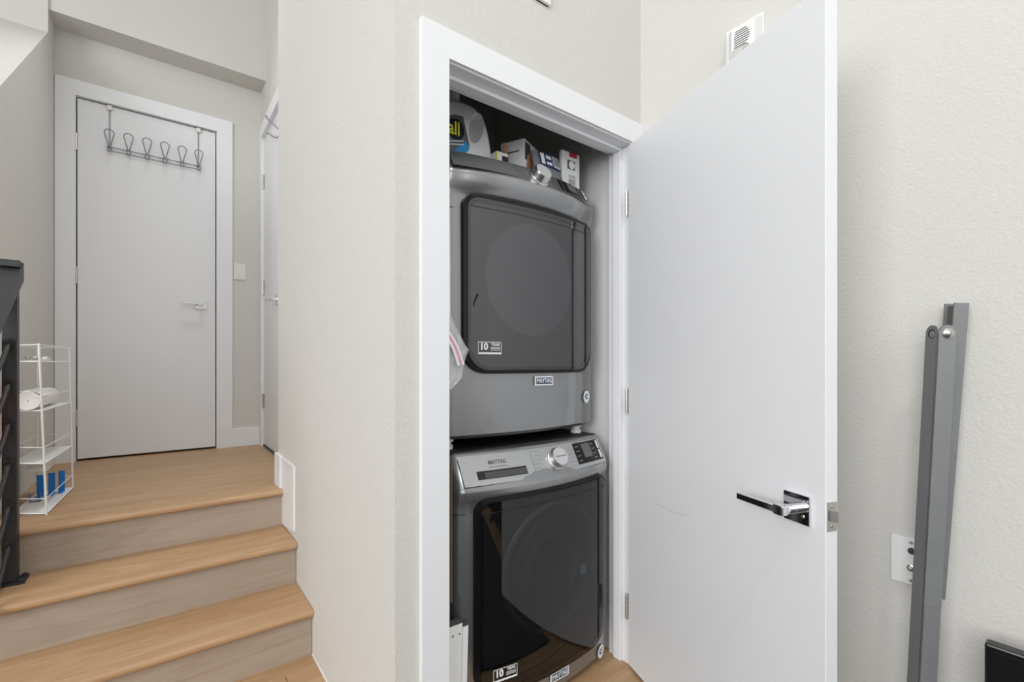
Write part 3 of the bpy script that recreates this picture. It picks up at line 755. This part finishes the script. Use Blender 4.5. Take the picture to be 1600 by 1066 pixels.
o_ = MB().lathe([(1, 0), (1, .0006)], (0, 0, 0), (0, -1, 0), 36); bmesh.ops.transform(o_.bm, matrix=Matrix.Translation((.808, yl-.0001, TZ+.112)) @ Matrix.Diagonal((.034, 1, .036, 1)), verts=o_.bm.verts)
o_.build('label_oval', 'label_black', lb)
text('label_text', 'all', .066, 'label_yellow', lb, frame(Vector((.802, yl-.001, TZ+.112))-off, (1, 0, 0), (0, 0, 1)), .82, bold=.0010)
MB().prism([(.80, TZ+.0355), (.846, TZ+.041), (.859, TZ+.053), (.862, TZ+.072), (.846, TZ+.080), (.822, TZ+.058)], 'y', yl-.0006, yl).build('label_swoosh', 'label_blue', lb)
for k in range(2): MB().prism([(.772, TZ+.050+.010*k), (.840, TZ+.066+.012*k), (.840, TZ+.069+.012*k), (.772, TZ+.053+.010*k)], 'y', yl-.001, yl-.0005).build('label_line', 'print_white', lb)
# small carton right of the jug
cb = empty('small_carton', (.99, 1.40, TZ), 'small white carton with dark side panel standing beside the jug', 'box')
box('carton', 'carton_white', cb, .962, 1.012, 1.352, 1.40, TZ, TZ+.072, .001)
box('yellow_edge', 'label_yellow', cb, .9618, .966, 1.3512, 1.36, TZ+.002, TZ+.07)
box('dark_panel', 'label_black', cb, .986, 1.0122, 1.3512, 1.40, TZ+.006, TZ+.060)
# cardboard flap
tag(MB().box(1.020, 1.036, 1.385, 1.390, TZ, TZ+.130, .0005).build('cardboard_piece', 'cardboard'), 'upright strip of brown cardboard between the cartons', 'cardboard')
# dark bag under the photo carton
db = MB(); rows = []
for k in range(9):
    t = k/8
    rows.append([(1.032+.20*(j/12), 1.364+.10*t, TZ+.001+.046*(math.sin(math.pi*min(1, .15+t)) if 0 < t < 1 else 0)*(.75+.25*math.sin(j*1.9+k))*min(1, 3*j/12, 3*(12-j)/12)) for j in range(13)])
db.grid(rows, close_back=lambda c: (c.x, c.y, TZ))
tag(db.build('dark_plastic_bag', 'rubber_dark', smooth=False), 'crumpled dark plastic bag on the dryer under the photo carton', 'bag')
# photo carton, turned and resting on the bag
pcx = empty('photo_carton', (1.172, 1.440, TZ+.045), 'open white carton with a hand photo printed on its side', 'box', rz=R(24))
mxl = [(-.075, .085), (-.055, .055), (0, .085)]
W, D, Hh = .120, .05, .105
PM = MB(); PM.box(-W, W, -D, D, 0, Hh, .001); PM.build('carton', 'carton_white', pcx, local=True)
box('photo', 'dark_print', pcx, -W+.006, -W+.050, -D-.0006, -D, .030, Hh-.008, local=True)
MB().prism([(-W+.018, .002), (-W+.058, .012), (-W+.058, .045), (-W+.040, .068), (-W+.024, .045)], 'y', -D-.0012, -D-.0006).build('photo_hand', 'skin_print', pcx, local=True)
box('side_print', 'print_grey', pcx, -W-.0005, -W, -.03, .02, .06, .066, local=True)
# grey pouch with barcode label
gp = empty('label_pouch', (1.20, 1.35, TZ), 'grey foil pouch with a barcode label lying at the dryer edge', 'pouch')
rows = []
for k in range(7):
    t = k/6
    rows.append([(1.122+.135*j/10, 1.318+.03*t-.010*math.sin(math.pi*j/10), TZ+.002+(.115*t**.8)+.004*math.sin(j*1.7)*t) for j in range(11)])
g = MB(); g.grid(rows, close_back=lambda c: (c.x, c.y+.008 if c.z > TZ+.01 else c.y+.03, c.z-.0 if c.z > TZ+.01 else TZ+.0005)); g.build('pouch', 'pouch_grey', gp, smooth=True)
def pp(x, t, o): return (x, 1.318+.03*t-.010*math.sin(math.pi*(x-1.122)/.135)-o, TZ+.004+.115*t**.8)
m = MB(); m.grid([[pp(x, t, .004) for x in (1.145, 1.17, 1.20, 1.225, 1.25)] for t in (.38, .98)]); pl_ = m.build('label', 'navy', gp)
m = MB(); m.grid([[pp(x, t, .005) for x in (1.207, 1.225, 1.246)] for t in (.44, .90)]); m.build('barcode_field', 'print_white', pl_)
for k in range(9):
    m = MB(); x = 1.210+k*.0037; m.grid([[pp(x_, t, .0056) for x_ in (x, x+.0012+.0006*(k % 3))] for t in (.50, .86)]); m.build('barcode_bar', 'print_grey', pl_)
for (x0, x1, t0, t1) in ((1.150, 1.166, .46, .92), (1.174, 1.20, .46, .58), (1.174, 1.20, .70, .86)):
    m = MB(); m.grid([[pp(x, t, .005) for x in (x0, x1)] for t in (t0, t1)]); m.build('label_print', 'print_white', pl_)
tag(MB().lathe([(.014, 0), (.015, .004), (.015, .018), (.012, .022)], (1.235, 1.332, TZ), (0, 0, 1), 16).build('small_bottle', 'navy', smooth=True), 'small dark blue bottle beside the foil pouch', 'bottle')
# blue and white tube standing behind
tb = empty('folded_leaflet', (1.262, 1.40, TZ), 'white and navy leaflet standing behind the photo carton', 'leaflet')
MB().prism([(1.245, TZ), (1.285, TZ), (1.285, TZ+.165), (1.245, TZ+.160)], 'y', 1.462, 1.468).build('sheet', 'paper', tb)
MB().prism([(1.245, TZ+.10), (1.285, TZ+.085), (1.285, TZ+.125), (1.245, TZ+.14)], 'y', 1.4612, 1.462).build('navy_stripe', 'navy', tb)
# bulb carton
bc = empty('bulb_carton', (1.30, 1.36, TZ), 'white upright carton with a red tab and grey bulb picture', 'box')
bx0, bx1, by = 1.258, 1.354, 1.326
box('carton', 'carton_white', bc, bx0, bx1, by, by+.016, TZ, TZ+.150, .001)
box('red_tab', 'print_red', bc, bx0+.038, bx1-.016, by-.0006, by, TZ+.132, TZ+.149)
box('picture', 'print_grey', bc, bx0+.028, bx0+.070, by-.0006, by, TZ+.082, TZ+.118)
o_ = MB().lathe([(.016, 0), (.016, .0005)], (bx0+.052, by-.0006, TZ+.10), (0, -1, 0), 22); o_.build('bulb_picture', 'print_white', bc)
for k in range(9): box('barcode_bar', 'print_grey', bc, bx0+.036+k*.0042, bx0+.0378+k*.0042, by-.0005, by, TZ+.022, TZ+.045)
for k in range(2): box('print_line', 'print_grey', bc, bx0+.036, bx0+.072, by-.0005, by, TZ+.050+.006*k, TZ+.0525+.006*k)

# ---------------------------------------------------------------- things left of the machines
rk = empty('folding_drying_rack', (.68, 1.16, 0), 'folded white rack with dark caps squeezed beside the washer', 'drying rack')
for k, (x0, x1, zt, y) in enumerate(((.652, .676, .402, 1.150), (.677, .698, .400, 1.152), (.699, .717, .388, 1.150))):
    s = MB().prism([(x0-.012, 0), (x1-.012, 0), (x1, zt), (x0, zt)], 'y', y, y+.012).build('slat', 'white_plastic', rk)
    MB().box(x0-.0005, x1+.0005, y-.0005, y+.014, zt, zt+.012, .002).build('cap', 'rubber_dark', s)
    if k < 2: MB().lathe([(.0035, 0), (.0035, .001), (.001, .002)], ((x0+x1)/2+.001, y, zt-.028), (0, -1, 0), 12).build('rivet', 'nickel', s, smooth=True)
fb = empty('folded_board', (.665, 1.19, 0), 'narrow dark folded board with brown woven edge beside the washer', 'board')
box('board', 'rubber_dark', fb, .654, .668, 1.170, 1.30, 0, .87)
box('woven_edge', 'brown_weave', fb, .668, .675, 1.168, 1.20, .46, .868, .002)
# zip bag
bg = empty('zip_bag', (.70, 1.2, 1.08), 'clear plastic zip bag with pink seal hanging beside the dryer', 'plastic bag')
def bagside(yoff):
    rows = []
    ol = [(1.075, .690), (1.09, .708), (1.108, .728), (1.137, .734), (1.165, .742), (1.191, .753), (1.21, .739), (1.24, .722), (1.275, .701), (1.31, .680), (1.34, .664)]
    for k, (z, xr) in enumerate(ol):
        rows.append([(.650+(xr-.650)*j/8, 1.205+yoff+.006*math.sin(j*1.7+k*1.1)*(0 if j in (0, 8) else 1)*(1 if yoff == 0 else -1), z+.004*math.sin(j*2.1+k)) for j in range(9)])
    return rows
g = MB(); g.grid(bagside(0)); g.grid([[(x, y, z) for x, y, z in r_] for r_ in bagside(.012)]); g.build('film', 'bag_film', bg, smooth=True)
zp = [(.664, 1.193, 1.248), (.682, 1.191, 1.222), (.698, 1.190, 1.195), (.708, 1.190, 1.170), (.716, 1.190, 1.145)]
def ribbon(off, w):
    return [[(x+off-w, y, z-.2*w) for x, y, z in zp], [(x+off+w, y, z+.2*w) for x, y, z in zp]]
MB().grid(ribbon(0, .012)).build('seal_band', 'print_white', bg); 
MB().grid([[(x, y-.0008, z) for x, y, z in r_] for r_ in ribbon(.001, .0035)]).build('pink_zip', 'pink_zip', bg)

# ---------------------------------------------------------------- right wall things
# alarm sounder
al = empty('alarm_sounder', (XR, .73, 2.05), 'white wall alarm with slotted grille and clear strobe above the door', 'alarm')
xf = 1.432
box('backplate', 'white_plastic', al, XR-.006, XR-.0002, .666, .786, 2.00, 2.238, .002)
m = MB(); A_ = [(xf, .670, 2.02), (xf, .742, 2.02), (xf, .742, 2.198), (xf, .670, 2.198)]; B_ = [(XR-.006, .668, 2.005), (XR-.006, .776, 2.005), (XR-.006, .776, 2.230), (XR-.006, .668, 2.230)]
a_ = [m.bm.verts.new(p) for p in A_]; b_ = [m.bm.verts.new(p) for p in B_]
m.bm.faces.new(a_); m.bm.faces.new(b_)
for k in range(4): m.bm.faces.new((a_[k], a_[(k+1) % 4], b_[(k+1) % 4], b_[k]))
bmesh.ops.bevel(m.bm, geom=list(m.bm.edges), offset=.002, segments=2, profile=.5, affect='EDGES')
m.build('housing', 'white_plastic', al)
for k in range(8):
    t = (k-3.5)/3.5; y0_ = .684+.010*t*t; y1_ = .732-.004*max(0, t)**2
    box('grille_slot', 'rubber_dark', al, xf-.0006, xf+.001, y0_, y1_, 2.134+k*.0068, 2.1366+k*.0068)
MB().box(xf-.014, xf, .680, .734, 2.03, 2.126, .010).build('strobe_lens', 'clear_plastic', al, smooth=True)
MB().lathe([(.020, 0), (.016, .006), (.006, .010)], (xf-.001, .708, 2.085), (-1, 0, 0), 18).build('reflector', 'chrome', al, smooth=True)
# chime box high on closet wall
ch = empty('door_chime', (.95, YC, 2.31), 'white box fixed high on the wall above the closet', 'chime')
box('housing', 'white_plastic', ch, .90, 1.012, YC-.012, YC-.003, 2.311, 2.46, .0015); box('backplate', 'rubber_dark', ch, .903, 1.006, YC-.003, YC-.0002, 2.3095, 2.456)  # dark backplate edge stands in for the shadow line under the box
# wall jack plate
jk = empty('wall_jack_plate', (XR, .315, .66), 'white wall plate with two cable jacks beside the grey steel leg', 'wall plate')
box('cover_plate', 'white_plastic', jk, XR-.007, XR-.0003, .271, .354, .600, .716, .002)
for z in (.705, .611): MB().lathe([(.004, 0), (.004, .001)], (XR-.007, .3135, z), (-1, 0, 0), 12).build('screw', 'nickel', jk, smooth=True)
MB().lathe([(.008, 0), (.008, .002), (.005, .0025)], (XR-.007, .3125, .685), (-1, 0, 0), 16).build('data_jack', 'rubber_dark', jk, smooth=True)
MB().lathe([(.008, 0), (.008, .002), (.005, .003), (.005, .012), (.003, .0125)], (XR-.007, .3145, .643), (-1, 0, 0), 16).build('coax_jack', 'nickel', jk, smooth=True)
# folded steel legs leaning on the wall
lg = empty('steel_folding_leg', (1.40, .29, 0), 'grey steel folding leg standing upright against the wall', 'metal leg')
def leaning(name, m_, top, bot, half, rot, hollow=False, rounded=False):
    t, b = Vector(top), Vector(bot); ax = (t-b).normalized()
    u = Vector((math.cos(rot), math.sin(rot), 0)); u = (u-ax*u.dot(ax)).normalized(); v = ax.cross(u)
    L = (t-b).length
    m = MB(); mx = Matrix(((u.x, v.x, ax.x, b.x), (u.y, v.y, ax.y, b.y), (u.z, v.z, ax.z, b.z), (0, 0, 0, 1)))
    return m, mx, L, half
m, mx, L, hf = leaning('leg', 'grey_steel', (1.405, .2445, 1.236), (1.405, .2955, 0), .0185, R(45))
h_ = hf; tk = .003
def arch(z0): return [(-h_, z0), (h_, z0)]+[(h_*math.cos(R(180)*k/14), L-h_+h_*math.sin(R(180)*k/14)) for k in range(15)]
lo = MB().prism(arch(0), 'y', h_-tk, h_); bmesh.ops.transform(lo.bm, matrix=mx, verts=lo.bm.verts); lo = lo.build('leg_plate', 'grey_steel', lg)
l2 = MB().prism(arch(0), 'x', -h_, -h_+tk); bmesh.ops.transform(l2.bm, matrix=mx, verts=l2.bm.verts); l2 = l2.build('leg_plate', 'grey_steel', lg)
l3 = MB().prism([(-h_+.001, .60), (h_-.001, .60)]+[(p[0]*.93, p[1]-.001) for p in arch(.6)[2:]], 'x', -h_-.0018, -h_); bmesh.ops.transform(l3.bm, matrix=mx, verts=l3.bm.verts); l3 = l3.build('sleeve', 'grey_steel', lg)
MB().box(-h_+tk, h_, -h_, h_-tk, 0, L-.04, mx=mx).build('leg_core', 'grey_steel_inner', lg)
MB().lathe([(.012, 0), (.0115, .003), (.007, .006), (.002, .0066)], mx @ Vector((-h_-.0018, 0, L-h_)), mx.to_3x3() @ Vector((-1, 0, 0)), 20).build('pivot_bolt', 'nickel', l2, smooth=True)
MB().lathe([(.0105, -.001), (.0105, .0006)], mx @ Vector((0, h_, L-h_-.001)), mx.to_3x3() @ Vector((0, 1, 0)), 20).build('pivot_hole', 'rubber_dark', lo)  # flat dark disc coloured for the shade of an open hole
MB().lathe([(.0075, .0006), (.005, .0022)], mx @ Vector((-.0025, h_, L-h_-.002)), mx.to_3x3() @ Vector((0, 1, 0)), 16).build('hole_crescent', 'nickel', lo, smooth=True)  # nickel dome stands in for the light crescent inside the hole
m2, mx2, L2, h2 = leaning('rail', 'grey_steel', (1.458, .2275, 1.288), (1.458, .268, .60), .0150, R(45))
m2.box(-h2, h2, -h2, -h2+tk, 0, L2); m2.box(h2-tk, h2, -h2+tk, h2, 0, L2); m2.box(-h2, -h2+tk, -h2+tk, h2, 0, L2)
bmesh.ops.transform(m2.bm, matrix=mx2, verts=m2.bm.verts)
m2.build('channel_rail', 'grey_steel', lg)
MB().box(-h2+tk, h2-tk, -h2+tk, h2-.006, 0, L2-.006, mx=mx2).build('hollow_shade', 'grey_steel_inner', lg)  # dark fill coloured for the shaded hollow inside the channel
# television
tv = empty('television', (1.40, -.4, 0), 'black flat television standing low by the right wall', 'television')
box('bezel', 'tv_black', tv, 1.372, 1.402, -.86, .172, .05, .566, .004)
box('screen', 'tv_screen', tv, 1.371, 1.372, -.848, .160, .065, .554)
box('back_cover', 'tv_black', tv, 1.402, 1.44, -.70, .02, .1, .48, .01)
for y in (-.70, .0): MB().prism([(1.33, 0), (1.46, 0), (1.40, .06), (1.38, .06)], 'y', y-.012, y+.012).build('foot', 'tv_black', tv)

# ---------------------------------------------------------------- flush ceiling lamps and an added landing fill
def ceiling_lamp(x, y, e, label, spread=180):
    r = empty('ceiling_lamp', (x, y, CZ), label, 'lamp')
    MB().lathe([(.16, 0), (.16, -.03), (.15, -.04)], (x, y, CZ), (0, 0, 1), 32).build('lamp_base', 'white_plastic', r, smooth=True)
    MB().lathe([(.145, -.040), (.135, -.055), (.08, -.065), (.01, -.067)], (x, y, CZ), (0, 0, 1), 32).build('lamp_diffuser', 'lamp_glow', r, smooth=True)
    l = bpy.data.lights.new('lamp_light', 'AREA'); l.shape = 'DISK'; l.size = .3; l.energy = e; l.spread = R(spread)
    o = bpy.data.objects.new('lamp_light', l); C.objects.link(o); o.parent = r; o.location = (0, 0, -.075)
ceiling_lamp(.1, -1.0, 22, 'round flush ceiling lamp over the lower room')
ceiling_lamp(.10, 2.95, 3.5, 'unseen fill lamp added on the ceiling over the landing', 80)  # unseen lamp added to brighten the hall, narrow spread spares the bulkhead
